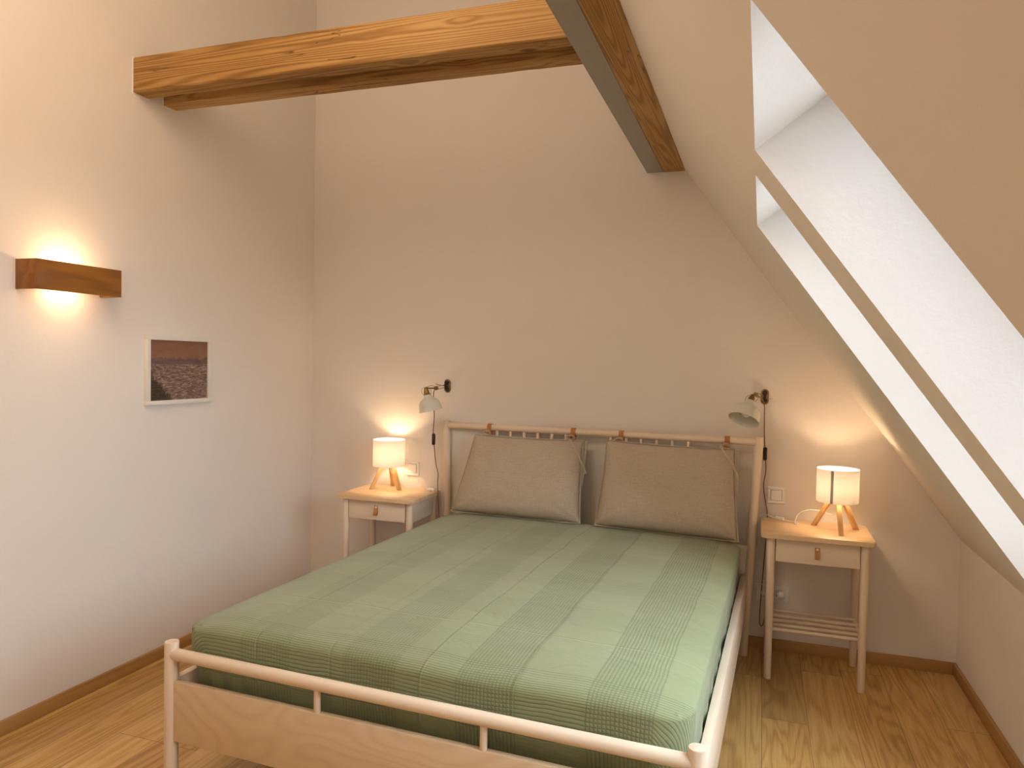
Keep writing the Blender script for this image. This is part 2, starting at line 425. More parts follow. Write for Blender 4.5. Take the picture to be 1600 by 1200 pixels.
# ------------------------------------------------------------------ timbers
def rough_beam(bm, x0, x1, y0, y1, z0, z1, axis, n=60, seed=0, amp=.0035):
    """long timber with slightly uneven edges"""
    rings = []
    for i in range(n+1):
        t = i/n; ring = []
        if axis == 'x':
            L = x0+(x1-x0)*t; cs = [(y0, z0), (y1, z0), (y1, z1), (y0, z1)]
        else:
            L = y0+(y1-y0)*t; cs = [(x0, z0), (x1, z0), (x1, z1), (x0, z1)]
        for k, (a, b) in enumerate(cs):
            c = .006; ca, cb = (cs[0][0]+cs[2][0])/2, (cs[0][1]+cs[2][1])/2
            sa = 1 if a < ca else -1; sb = 1 if b < cb else -1
            j = mnoise.noise((L*3+seed, k*7.1, seed))*amp
            jj = max(0, mnoise.noise((L*5+seed*2, k*3.3, 2))-.25)*amp*5
            c += jj
            p1 = (a+sa*c, b+j*.3); p2 = (a+j*.3, b+sb*c)
            pr = [p1, p2] if k in (2, 0) else [p2, p1]
            if k == 0: pr = [p2, p1]
            if k == 1: pr = [p1, p2]
            if k == 2: pr = [p2, p1]
            if k == 3: pr = [p1, p2]
            for q in pr: ring.append((L, q[0], q[1]) if axis == 'x' else (q[0], L, q[1]))
        rings.append(ring)
    ring_loft(bm, rings)
for k, (ya, yb, lab) in enumerate(((2.572, 2.662, 'knotty brown timber beam spanning from left wall, the nearer and larger looking of the pair'),
                                   (2.748, 2.832, 'timber beam spanning from left wall, running close behind the nearer beam'))):
    bm = B(); rough_beam(bm, XL, -.60, ya, yb, 2.632, 2.788, 'x', seed=k*5+1)
    o = link('ceiling_beam', bm, M['beam_x'])
    bm = B(); e_ = .0035
    for a in ((ya-e_, ya, 2.628, 2.79), (yb, yb+e_, 2.628, 2.79), (ya, yb, 2.628, 2.632)): box(bm, XL, XL+.003, *a)
    link('plaster_joint', bm, M['white_pl'], o, smooth=False)
    tag(o, lab, 'beam', 'twin tie beams from the left wall')
pu = empty('roof_purlin', (-.51, D, 2.489), label='heavy timber purlin under the pitched ceiling with a grey plate along it', cat='beam')
bm = B()
# wood part: right side follows the slope
prism(bm, [(-.526+.51, 0), (-.412+.51, 0), (-.412+.51-.104, .143), (-.526+.51, .143)], YB-D, 0, 'y', .003)
link('timber', bm, M['beam_y'], pu)
bm = B(); box(bm, -.104, -.018, YB-D, 0, .001, .143, .002); link('steel_plate', bm, M['steel'], pu)['label'] = 'grey painted steel plate along the left side'

# ------------------------------------------------------------------ wall sconce
sc = empty('wall_sconce', (XL, 2.22, 1.757), label='oblong wooden box wall lamp glowing up and down the left wall', cat='wall lamp')
y0, y1, z0, z1, px = -.193, .193, -.057, .057, .11
bm = B(); box(bm, px-.012, px, y0, y1, z0, z1, .0015); link('front_board', bm, M['sconce'], sc)
for a, b in ((y0, y0+.012), (y1-.012, y1)):
    bm = B(); box(bm, 0, px-.012, a, b, z0, z1, .0012); link('end_board', bm, M['sconce'], sc)
bm = B(); box(bm, 0, .010, -.07, .07, -.02, .02, .002); box(bm, .010, .075, -.070, -.058, -.010, .010, .001); box(bm, .010, .075, .058, .070, -.010, .010, .001)
link('bracket', bm, M['white_pl'], sc)
bm = B(); lathe(bm, (.066, -.056, .012), (0, 1, 0), [(.004, 0), (.0085, .004), (.0085, .108), (.004, .112)], 20)
link('bulb', bm, M['bulb_s'], sc)['label'] = 'lit warm tube bulb'

# ------------------------------------------------------------------ picture
pc = empty('framed_picture', (XL, 2.641, 1.222), label='small white framed painting of a dusky river on the left wall', cat='picture')
PW, PH = .414, .328; fw = .021
bm = B()
box(bm, 0, .021, 0, PW, 0, fw, .0012); box(bm, 0, .021, 0, PW, PH-fw, PH, .0012)
box(bm, 0, .021, 0, fw, fw, PH-fw, .0012); box(bm, 0, .021, PW-fw, PW, fw, PH-fw, .0012)
link('picture_frame', bm, M['frame'], pc)
bm = B(); box(bm, 0, .012, 0, PW-2*fw, 0, PH-2*fw); link('canvas', bm, M['paint'], pc, smooth=False, loc=(.001, fw, fw))

# ------------------------------------------------------------------ bed
BED = (-.95, 1.83, 0); BR = -math.radians(2.0)
bed = empty('bed_frame', BED, BR, label='pale birch double bed frame with round posts and low open footboard rail', cat='bed')
R0 = .0222
for sx in (-1, 1):
    bm = B(); rod(bm, (sx*.83, 0, 0), (sx*.83, 0, .535), R0, seg=36, bev=.003); link('post', bm, M['birch_z'], bed)
    bm = B(); rod(bm, (sx*.83, 2.045, 0), (sx*.876, 2.098, 1.105), R0, seg=36, bev=.003); link('post', bm, M['birch_z'], bed)['label'] = 'tall headboard post leaning outward'
    x0_, x1_ = sorted((sx*.812, sx*.840))
    bm = B(); box(bm, x0_, x1_, .008, 2.04, .22, .415, .002); link('side_rail', bm, M['birch_y'], bed)
bm = B(); rod(bm, (-.83, 0, .494), (.83, 0, .494), .0195, seg=32); link('foot_rail', bm, M['birch_x'], bed)
bm = B(); box(bm, -.825, .825, -.011, .011, .215, .41, .0015); link('footboard', bm, M['birch_ply'], bed)
for x in (-.268, .268):
    bm = B(); rod(bm, (x, 0, .405), (x, 0, .485), .0105, seg=20); link('spindle', bm, M['birch_z'], bed)
bm = B(); rod(bm, (-.875, 2.0955, 1.078), (.875, 2.0955, 1.078), .0185, seg=32); link('head_rail', bm, M['birch_x'], bed)
bm = B(); box(bm, -.84, .84, 2.055, 2.075, .30, .555, .002); link('headboard', bm, M['birch_x'], bed)
for s_ in (-1, 1):
    for k in range(6):
        x = s_*(.127+.0826*k)-.013
        bm = B(); rod(bm, (x, 2.068, .54), (x, 2.0945, 1.068), .0088, seg=16); link('spindle', bm, M['birch_z'], bed)
bm = B()
for k in range(13): box(bm, -.81, .81, .08+k*.15, .17+k*.15, .31, .325, .002)
box(bm, -.02, .02, .02, 2.05, .26, .31)
link('slatted_base', bm, M['slat'], bed)

# ---- mattress with fitted sheet
def mattress():
    HW, L, z0, z1, r = .806, 1.99, .335, .600, .042
    def axis_samples(h, r, n):
        out = []
        for k in range(7): out.append(-h + r*k/6)
        m = 2*(h-r)
        for k in range(1, n): out.append(-h+r+m*k/n)
        for k in range(7): out.append(h-r+r*k/6)
        return out
    hx, hy, hz = HW, L/2, (z1-z0)/2
    ax = axis_samples(hx, r, 110); ay = axis_samples(hy, r, 130); az = axis_samples(hz, r, 14)
    bm = B(); uvl = bm.loops.layers.uv.new('weave')
    cache = {}; pat = {}
    def P(x, y, z):
        key = (round(x, 5), round(y, 5), round(z, 5))
        if key in cache: return cache[key]
        p = Vector((x, y, z)); inn = Vector((max(-hx+r, min(hx-r, x)), max(-hy+r, min(hy-r, y)), max(-hz+r, min(hz-r, z))))
        d = p-inn
        qr = .055 if x > 0 else .030; cx, cy = hx-r-qr, hy-r-qr
        if abs(inn.x) > cx and abs(inn.y) > cy:          # round the corners in plan
            vx, vy = abs(inn.x)-cx, abs(inn.y)-cy; L_ = math.hypot(vx, vy)
            kx, ky = vx*max(vx, vy)/L_, vy*max(vx, vy)/L_
            sx, sy = (1 if x > 0 else -1), (1 if y > 0 else -1)
            inn.x, inn.y = sx*(cx+kx), sy*(cy+ky)
            m_ = math.hypot(d.x, d.y)
            if m_ > 1e-6: d.x, d.y = sx*m_*vx/L_, sy*m_*vy/L_
            p = inn + d
        d = p-inn; q = inn + d.normalized()*r if d.length > 1e-6 else p
        n = d.normalized() if d.length > 1e-6 else Vector((0, 0, 1))
        drop = hz-q.z
        a, b = abs(n.x), abs(n.y); sm = a+b
        wx, wy = (a/sm, b/sm) if sm > 1e-6 else (0, 0)
        pu = q.x + (1 if q.x > 0 else -1)*drop*wx
        pv = q.y + L/2 + .02 + (1 if q.y > 0 else -1)*drop*wy
        # cloth and padding relief
        X, Y, Z = q.x, q.y+L/2, q.z
        up = max(0, n.z)
        w = .004*mnoise.noise((X*2.2, Y*2.2, 1)) + .0025*mnoise.noise((X*6, Y*5, 5))
        dome = .010*(1-(X/hx)**4)*(1-((Y-hy)/hy)**6) - .004
        q = q + Vector((0, 0, 1))*up*(w+dome-.018*math.exp(-((abs(X)-hx)/.09)**2)-.008*math.exp(-((Y)/.08)**2))
        foot = max(0, -n.y)
        if foot > 0:
            q = q + Vector((0, -1, .4))*foot*(.007*mnoise.noise((X*3.1+2, Z*3, 8)) + .004*math.sin(X*9+1))
            low = max(0, min(1, (hz*.1-Z)/(hz*.8)))
            cn = math.exp(-((abs(X)-.68)/.12)**2)
            q = q + Vector((0, 1, 0))*foot*low*(.018 + .010*math.sin(X*85+3*mnoise.noise((X*6, Z*6, 0)))*cn + .006*mnoise.noise((X*8, Z*12, 4)))
        side = abs(n.x)
        if side > .3:
            low = max(0, min(1, (hz*.35-Z)/(hz*1.2)))
            out = .026*max(0, min(1, (Z+.045)/.03)) if X < 0 else .004
            q = q + Vector((-1 if X > 0 else 1, 0, 0))*side*(low*.009 + low*.007*math.sin(Y*40+5*mnoise.noise((Y*4, Z*4, 3))) - out)
        v = bm.verts.new((q.x, q.y+L/2+.038, q.z+(z0+z1)/2)); cache[key] = v; pat[v] = (pu, pv)
        return v
    def grid(A, Bs, f):
        for i in range(len(A)-1):
            for j in range(len(Bs)-1):
                fc = bm.faces.new([f(A[i], Bs[j]), f(A[i+1], Bs[j]), f(A[i+1], Bs[j+1]), f(A[i], Bs[j+1])])
                for lp in fc.loops: lp[uvl].uv = pat[lp.vert]
    grid(ax, ay, lambda a, b: P(a, b, hz)); grid(ay, ax, lambda a, b: P(b, a, -hz))
    grid(ax, az, lambda a, b: P(a, -hy, b)); grid(az, ax, lambda a, b: P(b, hy, a))
    grid(ay, az, lambda a, b: P(hx, a, b)); grid(az, ay, lambda a, b: P(-hx, b, a))
    o = link('sheeted_mattress', bm, M['sheet'], angle=80)
    o.location = BED; o.rotation_euler = (0, 0, BR)
    return tag(o, 'thick mattress wrapped in a sage green checked waffle sheet on the bed', 'mattress')
mat_o = mattress()

# ---- cushions
rot = Matrix.Rotation(BR, 4, 'Z')
def W2(lx, ly, z): return rot @ Vector((lx, ly, z)) + Vector(BED)
def cushion(TL, TR, BRc, BL, T, label, seed, strap_lx, tie):
    TL, TR, BRc, BL = map(Vector, (TL, TR, BRc, BL))
    org = (BL+BRc)/2
    root = empty('headboard_cushion', org, 0, label=label, cat='cushion', group='linen cushions at the headboard')
    TL, TR, BRc, BL = TL-org, TR-org, BRc-org, BL-org
    nrm = (TR-TL).cross(BL-TL).normalized()
    if nrm.y > 0: nrm = -nrm
    nu, nv = 56, 40
    def pt(s, t, side):
        # mid-edges pulled in, corners kept as little ears
        s2 = s*(1-.022*(1-t*t)); t2 = t*(1-(.030 if t > 0 else -.004)*(1-s*s))
        a, b = (s2+1)/2, (t2+1)/2
        p = (BL*(1-a)+BRc*a)*(1-b) + (TL*(1-a)+TR*a)*b
        e = max(0, (1-abs(s)**5.0))*max(0, (1-abs(t)**4.0))
        h = T*(e**.55)
        h *= 1 + .16*(-t) + .08*mnoise.noise((s*1.5+seed, t*1.5, 3))
        cr = 0
        for cs, ct in ((-1, -1), (1, -1), (1, 1), (-1, 1)):
            dx, dy = s-cs, (t-ct)*.7; d = math.hypot(dx, dy); an = math.atan2(dy, dx)
            cr += math.exp(-(d/.42)**2)*math.sin(an*11+seed*2)*.006*min(1, d*5)
        cr += .0035*mnoise.noise((s*4+seed, t*4, 6))*e
        if side > 0: return p + nrm*(h+cr*e**.3)
        return p - nrm*(h*.30)
    bm = B(); vs = {}
    for side in (1, -1):
        for i in range(nu+1):
            for j in range(nv+1):
                # denser towards edges
                s = math.sin((i/nu-.5)*PI)*.55 + (i/nu*2-1)*.45; t = math.sin((j/nv-.5)*PI)*.55 + (j/nv*2-1)*.45
                edge = i in (0, nu) or j in (0, nv)
                if side < 0 and edge: vs[side, i, j] = vs[1, i, j]; continue
                vs[side, i, j] = bm.verts.new(pt(s, t, side))
        for i in range(nu):
            for j in range(nv):
                bm.faces.new([vs[side, i, j], vs[side, i+1, j], vs[side, i+1, j+1], vs[side, i, j+1]])
    link('cushion_cover', bm, M['linen'], root, angle=80)
    bm = B(); per = []
    for k in range(40): per.append((-1+2*k/40, -1))
    for k in range(30): per.append((1, -1+2*k/30))
    for k in range(40): per.append((1-2*k/40, 1))
    for k in range(31): per.append((-1, 1-2*k/30))
    tube(bm, [pt(a, b, 1)+nrm*.001 + (Vector((a*.004, 0, b*.004))) for a, b in per], .0032, 8, 0)
    link('piping', bm, M['linen'], root)
    # flat flange behind the right edge
    bm = B()
    fl = [TR+(TL-TR)*.10+Vector((0, .012, .004)), TR+Vector((.022, .014, .0)), BRc+(TR-BRc)*.45+Vector((.006, .012, 0)), BRc+(TR-BRc)*.45+(TL-TR)*.1+Vector((0, .016, 0))]
    va = [bm.verts.new(p) for p in fl]; vb = [bm.verts.new(p+Vector((0, .003, 0))) for p in fl]
    bm.faces.new(va); bm.faces.new(vb[::-1])
    for i in range(4): bm.faces.new([va[i], va[(i+1) % 4], vb[(i+1) % 4], vb[i]])
    link('back_flap', bm, M['linen'], root)
    for lx in strap_lx:
        bm = B(); c = W2(lx, 2.0955, 1.078)-org; pts = []
        for k in range(15):
            a = math.radians(-60 + 300*k/14); rr = .0215
            pts.append(c + Vector((.0, -math.cos(a)*rr, math.sin(a)*rr)))
        pts = [c+Vector((-.010, -.014, -.050)), c+Vector((-.004, -.019, -.030))] + pts[2:] + [c+Vector((.003, -.004, -.042))]
        ribbon(bm, pts, .026, .0025, rot @ Vector((1, 0, 0)), 3)
        link('leather_strap', bm, M['leather'], root)['label'] = 'tan leather strap looped over the head rail'
        # knot of the linen tie
        bm = B(); q = c+Vector((-.006, -.042, -.028))
        rnd = random.Random(seed*10+int(lx*100))
        for _ in range(3):
            pts = []
            for k in range(9):
                a = 2*PI*k/8; pts.append(q+Vector((math.cos(a)*.022*rnd.uniform(.7, 1.2), rnd.uniform(-.006, .004), math.sin(a)*.011*rnd.uniform(.7, 1.3)+rnd.uniform(-.003, .003))))
            tube(bm, pts, .0040, 8, 4)
        link('tie_knot', bm, M['linen'], root)
    bm = B(); tube(bm, [Vector(p)-org for p in tie], .0056, 8, 8, .5); link('tie_ribbon', bm, M['linen'], root)
    return root
cushion((-1.542, 3.895, 1.036), (-.910, 3.885, 1.034), (-.893, 3.768, .611), (-1.640, 3.787, .611), .074,
        'beige linen cushion strapped to the head rail, nearer the left nightstand', 1, (-.597, -.097),
        [(-.975, 3.84, 1.045), (-.945, 3.79, 1.030), (-.915, 3.755, .995), (-.890, 3.765, .935), (-.872, 3.80, .870)])
cushion((-.772, 3.875, 1.045), (-.118, 3.855, 1.035), (-.086, 3.698, .610), (-.806, 3.768, .611), .078,
        'beige linen cushion strapped to the head rail, nearer the skylights', 4, (.172, .722),
        [(-.178, 3.81, 1.045), (-.155, 3.755, 1.022), (-.120, 3.73, .975), (-.092, 3.725, .905)])

# ------------------------------------------------------------------ nightstand
def nightstand(x0, y0, label):
    root = empty('nightstand', (x0, y0, 0), label=label, cat='nightstand', group='birch nightstands beside the bed')
    Wt, Dt, zt = .483, .385, .690
    bm = B(); prism(bm, roundrect(0, Wt, 0, Dt, .022), zt-.021, zt, 'z', .003); link('tabletop', bm, M['tabletop'], root)
    zu = zt-.021; lx0, lx1, ly0, ly1 = .046, Wt-.038, .042, Dt-.035
    for lx in (lx0, lx1):
        for ly in (ly0, ly1):
            bm = B(); rod(bm, (lx, ly, 0), (lx, ly, zu), .0165, .0195, seg=28, bev=.003); link('leg', bm, M['birch_z'], root)
    for lx in (lx0, lx1):
        bm = B(); box(bm, lx-.009, lx+.009, ly0, ly1, zu-.115, zu, .001); link('side_panel', bm, M['birch_y'], root)
    bm = B(); box(bm, lx0, lx1, ly1-.008, ly1+.008, zu-.115, zu, .001); link('back_panel', bm, M['birch_x'], root)
    dr = empty('drawer', (lx0+.0215, ly0-.012, zu-.110)); dr.parent = root
    dw = lx1-lx0-.043
    bm = B(); box(bm, 0, dw, 0, .018, 0, .106, .0015); o = link('drawer_front', bm, M['birch_x'], dr)
    bm = B(); box(bm, .012, dw-.012, .018, .30, .008, .018); box(bm, .004, .012, .018, .30, .008, .09); box(bm, dw-.012, dw-.004, .018, .30, .008, .09)
    link('drawer_box', bm, M['birch_y'], dr)
    cx = dw/2; 
    bm = B(); ribbon(bm, [(cx, -.001, .080), (cx, -.0035, .074), (cx, -.006, .062), (cx, -.014, .045), (cx, -.017, .035), (cx, -.014, .0285), (cx, -.008, .032), (cx, -.003, .048), (cx, -.001, .074)], .021, .0025, (1, 0, 0), 5)
    link('pull_strap', bm, M['leather'], dr)['label'] = 'folded tan leather drawer pull'
    bm = B(); lathe(bm, (cx, -.0045, .072), (0, -1, 0), [(.0058, 0), (.0058, .002), (.004, .0035), (.001, .004)], 18); link('rivet', bm, M['white_pl'], dr)
    # slatted shelf
    zs = .232
    for ly in (ly0+.012, ly0+.078, ly0+.144, ly0+.21, ly1-.015):
        bm = B(); rod(bm, (lx0, ly, zs), (lx1, ly, zs), .0085, seg=16); link('shelf_rod', bm, M['birch_x'], root)
    for lx in (lx0, lx1):
        bm = B(); rod(bm, (lx, ly0, zs-.006), (lx, ly1, zs-.006), .009, seg=16); link('shelf_crossbar', bm, M['birch_y'], root)
    return root
ns_r = nightstand(.020, 3.555, 'birch nightstand with leather pull standing under the sloped ceiling right of the bed')
# a copy with parts and sub-parts for the left side
def copy_tree(o, parent=None):
    c = o.copy(); C.objects.link(c); c.parent = parent
    for ch in [q for q in list(bpy.data.objects) if q.parent == o]: copy_tree(ch, c)
    return c
ns_l = copy_tree(ns_r); ns_l.location = (-2.262, 3.572, 0)
ns_l['label'] = 'birch nightstand with leather pull standing in the corner left of the bed'

# ------------------------------------------------------------------ table lamps
def table_lamp(loc, feet, label, name='table_lamp'):
    zt = loc[2]
    root = empty(name, loc, 0, label=label, cat='table lamp', group='tripod table lamps on the nightstands')
    Rs, zb, ztop = .0935, .138, .293
    bm = B(); seg = 64; rings = []
    for z in (zb, zb+.05, zb+.1, ztop): rings.append([Vector((Rs*math.cos(2*PI*i/seg), Rs*math.sin(2*PI*i/seg), z)) for i in range(seg)])
    ring_loft(bm, rings, False, False); link('lamp_shade', bm, M['shade'], root)
    for z in (zb, ztop):
        bm = B(); pts = [Vector((Rs*math.cos(2*PI*i/48), Rs*math.sin(2*PI*i/48), z)) for i in range(49)]; tube(bm, pts, .0013, 6, 0); link('shade_ring', bm, M['white_pl'], root)
    bm = B(); lathe(bm, (0, 0, zb+.043), (0, 0, 1), [(.0185, 0), (.0185, .004)], 20)
    for i in range(3):
        a = i*2*PI/3+.4; tube(bm, [(0.016*math.cos(a), .018*math.sin(a), zb+.045), (Rs*math.cos(a), Rs*math.sin(a), zb)], .0012, 6, 0)
    link('shade_spider', bm, M['white_pl'], root)
    bm = B(); lathe(bm, (0, 0, zb-.012), (0, 0, 1), [(.03, 0), (.032, .004), (.032, .02), (.018, .024), (.018, .055), (.014, .06)], 28); link('hub', bm, M['lampleg'], root)
    bm = B(); bmesh.ops.create_uvsphere(bm, u_segments=24, v_segments=16, radius=.022, matrix=Matrix.Translation((0, 0, zb+.078)))
    link('bulb', bm, M['bulb'], root)['label'] = 'lit warm bulb'
    for fx, fy in feet:
        f = Vector((fx, fy, 0)); d = f.normalized(); side = Vector((-d.y, d.x, 0)); w = .0100
        top = d*.034 + Vector((0, 0, zb+.006)); bm = B(); rings = []
        for p, q in ((f, 0), (top, 1)):
            rings.append([p+side*w+d*w*1.05, p-side*w+d*w*1.05, p-side*w-d*w*1.05, p+side*w-d*w*1.05])
        ring_loft(bm, rings); link('leg', bm, M['lampleg'], root, smooth=False)
    return root
ZT = .690
lr = table_lamp((.358, 3.765, ZT), [(-.095, .075), (.010, -.115), (.092, .058)], 'lit tripod table lamp with white drum shade on the nightstand under the skylights')
lr_o = Vector((.358, 3.765, ZT))
# grey seam on the right lamp's shade, facing the bed side
bm = B(); seg = []
for k in range(5):
    a = math.radians(246 + 7.5*k/4); seg.append(a)
rings = []
for z in (.139, .292): rings.append([Vector((.0937*math.cos(a), .0937*math.sin(a), z)) for a in seg])
ring_loft(bm, rings, False, False, closed=False); link('shade_seam', bm, mk_shade('seam_fabric', .5, .42), lr)['label'] = 'grey seam strip'
ll = table_lamp((-2.082, 3.86, ZT), [(-.080, -.065), (.083, -.02), (-.022, .096)], 'lit tripod table lamp with white drum shade in the corner left of the bed')
ll_o = Vector((-2.082, 3.86, ZT))

def sub(parent, org, pts): return [Vector(p)-Vector(org) for p in pts]
# cords of the table lamps
bm = B()
tube(bm, sub(lr, lr_o, [(.35, 3.775, .83), (.365, 3.79, .775), (.34, 3.82, .752), (.295, 3.84, .762), (.235, 3.85, .760), (.192, 3.855, .734), (.178, 3.845, .699), (.183, 3.815, .6945), (.196, 3.83, .6945), (.180, 3.852, .697), (.150, 3.872, .6945), (.125, 3.885, .6945)]), .0023, 8)
tube(bm, sub(lr, lr_o, [(.092, 3.902, .6945), (.065, 3.93, .700), (.03, 3.953, .702), (.006, 3.955, .670), (.012, 3.955, .56), (-.012, 3.95, .48), (-.034, 3.945, .41), (-.030, 3.94, .36), (.0, 3.93, .345), (.05, 3.92, .345), (.085, 3.92, .30), (.105, 3.93, .285), (.118, 3.945, .288)]), .0023, 8)
co = link('cord', bm, M['white_pl'], lr); co['label'] = 'white lamp cord'
bm = B(); box(bm, -.022, .022, -.009, .009, 0, .017, .005, 3)
sw = link('cord_switch', bm, M['white_pl'], co); sw.location = Vector((.108, 3.894, .6905))-lr_o; sw.rotation_euler = (0, 0, math.radians(-25))
bm = B()
lathe(bm, (0, 0, 0), (0, -1, 0), [(.0185, 0), (.0185, .018), (.013, .026), (.006, .03)], 24)
pg = link('plug', bm, M['white_pl'], co); pg.location = Vector((.125, 3.968, .293))-lr_o
bm = B()
tube(bm, sub(ll, ll_o, [(-2.075, 3.87, .83), (-2.07, 3.86, .80), (-2.045, 3.87, .765), (-2.02, 3.90, .72), (-1.99, 3.93, .6945), (-1.945, 3.935, .6945), (-1.93, 3.935, .72), (-1.915, 3.935, .752), (-1.895, 3.935, .757), (-1.875, 3.935, .735), (-1.868, 3.93, .70), (-1.85, 3.915, .6945), (-1.835, 3.91, .6945)]), .0021, 8)
tube(bm, sub(ll, ll_o, [(-1.80, 3.90, .698), (-1.785, 3.91, .697), (-1.765, 3.93, .68), (-1.762, 3.935, .55), (-1.765, 3.94, .40), (-1.77, 3.95, .30)]), .0021, 8)
cl = link('cord', bm, M['white_pl'], ll); cl['label'] = 'white lamp cord'
bm = B(); box(bm, -.024, .024, -.011, .011, 0, .018, .006, 3)
sw = link('cord_switch', bm, M['white_pl'], cl); sw.location = Vector((-1.815, 3.893, .6905))-ll_o; sw.rotation_euler = (0, 0, math.radians(-15))

# ------------------------------------------------------------------ clamp lamps on the wall
def clamp_lamp(brk, joint, neck, rim, rs, cord_pts, switch, label, tail):
    org = Vector((brk[0], D, brk[2]))
    root = empty('wall_spotlight', org, 0, label=label, cat='wall lamp', group='cream spot lamps clamped to the wall over the bed')
    brk, joint, neck, rim = [Vector(p)-org for p in (brk, joint, neck, rim)]
    # oval base plate
    bm = B(); prism(bm, roundrect(-.020, .020, -.040, .040, .019), -.006, 0, 'y', .0015); link('wall_plate', bm, M['brass'], root)
    bm = B()
    for z in (.020, -.020):
        lathe(bm, (0, -.006, z), (0, -1, 0), [(.0125, 0), (.0135, .003), (.0135, .012), (.010, .018), (.006, .020)], 24)
    box(bm, -.007, .007, -.036, -.006, -.013, .013, .003)
    link('clamp_knob', bm, M['black'], root)['label'] = 'black knobs of the wall mount'
    bm = B(); rod(bm, (-.0, -.034, 0), (.0, -.010, 0), .006, seg=14)
    rod(bm, (-.012, -.030, .0), tail, .0022, seg=10)
    # twin arm rods
    a0 = Vector((0, -.030, 0)); dd = (joint-a0).normalized(); up = Vector((0, 0, 1))
    rod(bm, a0+up*.007, joint+up*.010, .0022, seg=10); rod(bm, a0-up*.007, joint-up*.010, .0022, seg=10)
    link('arm', bm, M['chrome'], root)
    bm = B(); lathe(bm, joint-Vector((0, .012, 0)), (0, 1, 0), [(.009, 0), (.011, .003), (.011, .021), (.009, .024)], 20)
    ax = (rim-neck).normalized(); top = neck-ax*.030
    rod(bm, joint, top-ax*.006, .0045, seg=12)
    lathe(bm, top-ax*.010, ax, [(.006, 0), (.010, .004), (.0115, .012), (.0155, .020), (.0165, .036), (.022, .040), (.022, .046), (.018, .048)], 28)
    link('socket', bm, M['brass'], root)['label'] = 'dark brass lamp socket and joint'
    # spring wires
    bm = B(); u, v, d = frame_of(ax)
    for sgn in (-1, 1):
        o_ = Vector((1, 0, .1))*sgn
        tube(bm, [neck+o_*.020+ax*.006, neck+o_*.030-ax*.014, neck+o_*.022-ax*.036, top-ax*.012], .0013, 6, 6)
    tube(bm, [top-ax*.010, (top-ax*.016+joint)/2+Vector((0, 0, .010)), joint+Vector((0, 0, .009))], .0014, 6, 6)
    link('spring_wire', bm, M['brass'], root)
    Ls = (rim-neck).length
    prof = [(.0225, 0), (.0235, .08), (.026, .16), (.034, .24), (.048, .34), (.058, .46), (.064, .62), (.0665, .80), (.068, .93), (.0715, .985), (.072, 1.0)]
    prof = [(r_*rs/.072, h*Ls) for r_, h in prof]
    bm = B(); outer = prof; inner = [(r_-.0016, h+.0004) for r_, h in prof][::-1]
    lathe(bm, neck, ax, outer + [(prof[-1][0]+.0012, Ls-.0002)] + [(prof[-1][0], Ls+.001)] + inner, 48, True, True)
    sh = link('lamp_shade', bm, M['offwhite'], root)
    bm = B(); c = neck+ax*Ls*.45
    lathe(bm, neck+ax*.004, ax, [(.012, 0), (.013, Ls*.22), (.020, Ls*.38), (.024, Ls*.55), (.020, Ls*.70), (.010, Ls*.77), (.002, Ls*.79)], 24)
    link('bulb', bm, M['enamel_in'], root)['label'] = 'unlit white bulb'
    bm = B(); tube(bm, [Vector(p)-org for p in cord_pts], 0.0026, 8, 8); cd = link('cord', bm, M['cord_br'], root); cd['label'] = 'brown textile cord'
    bm = B(); box(bm, -.010, .010, -.009, .009, -.034, .034, .007, 3); s_ = link('cord_switch', bm, M['black'], cd)
    s_.location = Vector(switch)-org; s_['label'] = 'black inline switch'
    return root
clamp_lamp((-1.762, 3.97, 1.309), (-1.787, 3.87, 1.297), (-1.822, 3.825, 1.262), (-1.802, 3.835, 1.170), .0695,
    [(-1.787, 3.868, 1.297), (-1.800, 3.872, 1.28), (-1.806, 3.878, 1.24), (-1.800, 3.88, 1.13), (-1.805, 3.88, 1.05), (-1.802, 3.88, 1.0), (-1.794, 3.88, .928), (-1.783, 3.88, .850), (-1.769, 3.88, .798), (-1.771, 3.88, .741), (-1.769, 3.885, .665), (-1.763, 3.89, .55), (-1.765, 3.90, .40)],
    (-1.802, 3.88, .998), 'cream enamel spot lamp on the wall above the left nightstand, black switch on its cord', (-.045, -.075, .012))
clamp_lamp((.020, 3.97, 1.306), (-.022, 3.88, 1.318), (-.047, 3.825, 1.286), (-.076, 3.775, 1.195), .0765,
    [(-.020, 3.885, 1.318), (.0, 3.925, 1.30), (.018, 3.945, 1.27), (.021, 3.955, 1.20), (.024, 3.96, 1.10), (.030, 3.962, 1.013), (.036, 3.962, .93), (.027, 3.962, .853), (.036, 3.962, .781), (.050, 3.963, .70), (.048, 3.963, .60), (.040, 3.963, .45), (.030, 3.96, .25), (.028, 3.958, .14), (.042, 3.955, .125), (.052, 3.95, .18), (.052, 3.94, .27), (.048, 3.945, .295)],
    (.030, 3.960, 1.013), 'cream enamel wall spot lamp over the right headboard post, its open mouth visible', (.045, -.012, -.014))

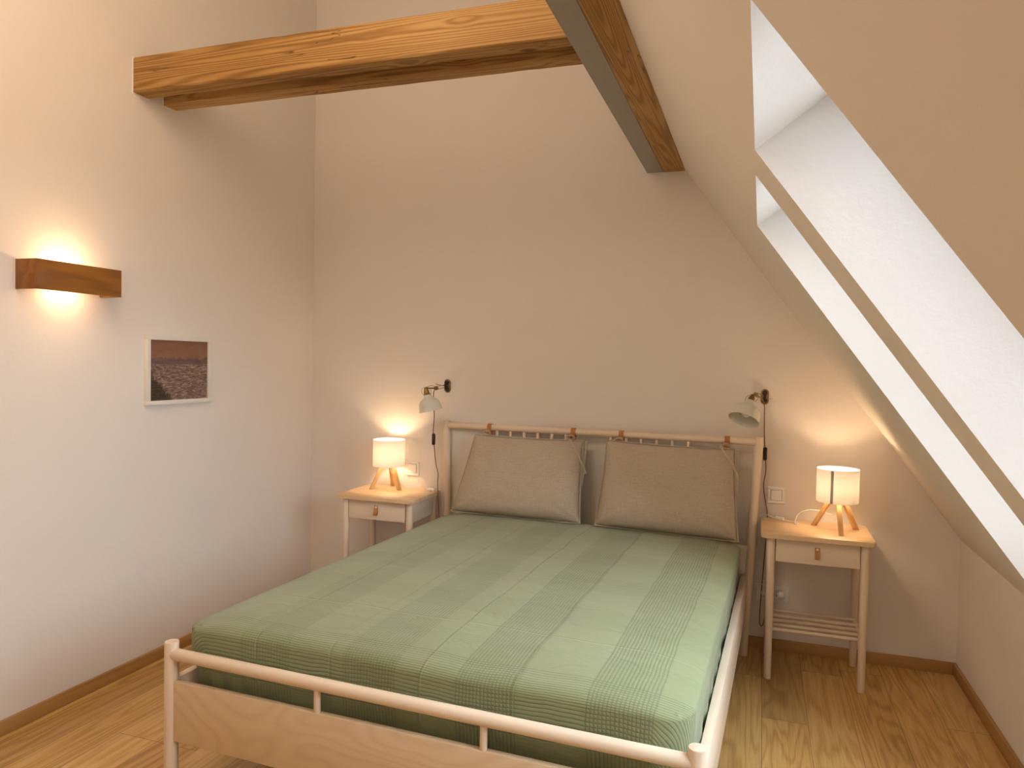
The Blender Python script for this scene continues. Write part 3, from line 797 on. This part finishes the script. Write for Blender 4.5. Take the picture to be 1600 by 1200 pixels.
# ------------------------------------------------------------------ switches and sockets
def switch(x0, z0, label):
    r_ = empty('light_switch', (x0, D, z0), label=label, cat='light switch', group='white square light switches on the back wall')
    bm = B()
    for a in ((0, .086, 0, .0145), (0, .086, .0695, .084), (0, .0155, .0145, .0695), (.0705, .086, .0145, .0695)):
        box(bm, a[0], a[1], -.010, 0, a[2], a[3], .0012)
    link('switch_frame', bm, M['white_pl'], r_)
    bm = B(); box(bm, .0155, .0705, -.004, 0, .0145, .0695); link('shadow_gap_plate', bm, M['gap_shade'], r_)  # dark grey stands in for the shadow gap around the rocker
    bm = B(); prism(bm, roundrect(.0172, .0688, .0162, .0678, .002), -.0125, -.004, 'y', .0015); link('rocker', bm, M['white_pl'], r_)
switch(.048, .760, 'white square light switch beside the right headboard post')
switch(-2.024, .760, 'white square light switch partly behind the left table lamp shade')
ow = empty('wall_socket', (.008, D, .252), label='white double power socket low on the wall behind the right nightstand', cat='power socket')
bm = B(); prism(bm, roundrect(0, .157, 0, .084, .004), -.009, 0, 'y', .002); link('socket_frame', bm, M['white_pl'], ow)
for cx in (.042, .116):
    bm = B()
    lathe(bm, (cx, -.0085, .042), (0, -1, 0), [(.0255, 0), (.0255, .003), (.022, .0035), (.0205, .0005), (.0005, .0002)], 32)
    o = link('socket_insert', bm, M['white_pl'], ow)
    bm = B()
    for s_ in (-1, 1): lathe(bm, (cx+s_*.0095, -.0086, .042), (0, -1, 0), [(.0028, 0), (.0028, .0006)], 12)
    link('socket_hole', bm, M['hole'], o)
# plug of the right spot lamp in the left insert
spot_r = [o for o in bpy.data.objects if o.name.startswith('wall_spotlight')][-1]
cdr = [o for o in spot_r.children if o.name.startswith('cord')][0]
bm = B(); lathe(bm, (0, 0, 0), (0, -1, 0), [(.0185, 0), (.0185, .020), (.013, .030), (.006, .034)], 24)
pg = link('plug', bm, M['white_pl'], cdr); pg.location = Vector((.050, 3.968, .294))-spot_r.location

# ------------------------------------------------------------------ light
w = bpy.data.worlds.new('overcast_sky'); S.world = w; w.use_nodes = True
bg = w.node_tree.nodes['Background']; bg.inputs[0].default_value = (.83, .93, 1.06, 1); bg.inputs[1].default_value = 9.0
def lamp(name, kind, loc, energy, col, size):
    l = bpy.data.lights.new(name, kind); l.energy = energy; l.color = col
    if kind == 'POINT': l.shadow_soft_size = size
    o = bpy.data.objects.new(name, l); C.objects.link(o); o.location = loc; return o
lamp('upper_fill_light', 'POINT', (-1.5, 1.3, 3.0), 44, (1., .775, .56), .5)  # unseen soft fill, added to warm the upper walls and bed
lamp('rear_fill_light', 'POINT', (-.25, -1.0, 1.9), 17, (1., .84, .68), .3)  # weak fill added behind the camera to lift the right side

# ------------------------------------------------------------------ camera
cam = bpy.data.cameras.new('camera'); co_ = bpy.data.objects.new('camera', cam); C.objects.link(co_)
Rm = ((0.94600273, 0.02888126, -0.32286949), (0.32353561, -0.02239862, 0.94595085), (0.02008842, -0.99933186, -0.03053327))
mw = Matrix.Identity(4)
for i in range(3):
    mw[i][0] = Rm[i][0]; mw[i][1] = -Rm[i][1]; mw[i][2] = -Rm[i][2]
mw[2][3] = 1.46
co_.matrix_world = mw
cam.sensor_width = 36; cam.lens = 25.656; cam.clip_start = .02
S.camera = co_
vs = S.view_settings; vs.view_transform = 'Standard'; vs.look = 'None'; vs.exposure = 0.30; vs.gamma = 1; vs.use_curve_mapping = False
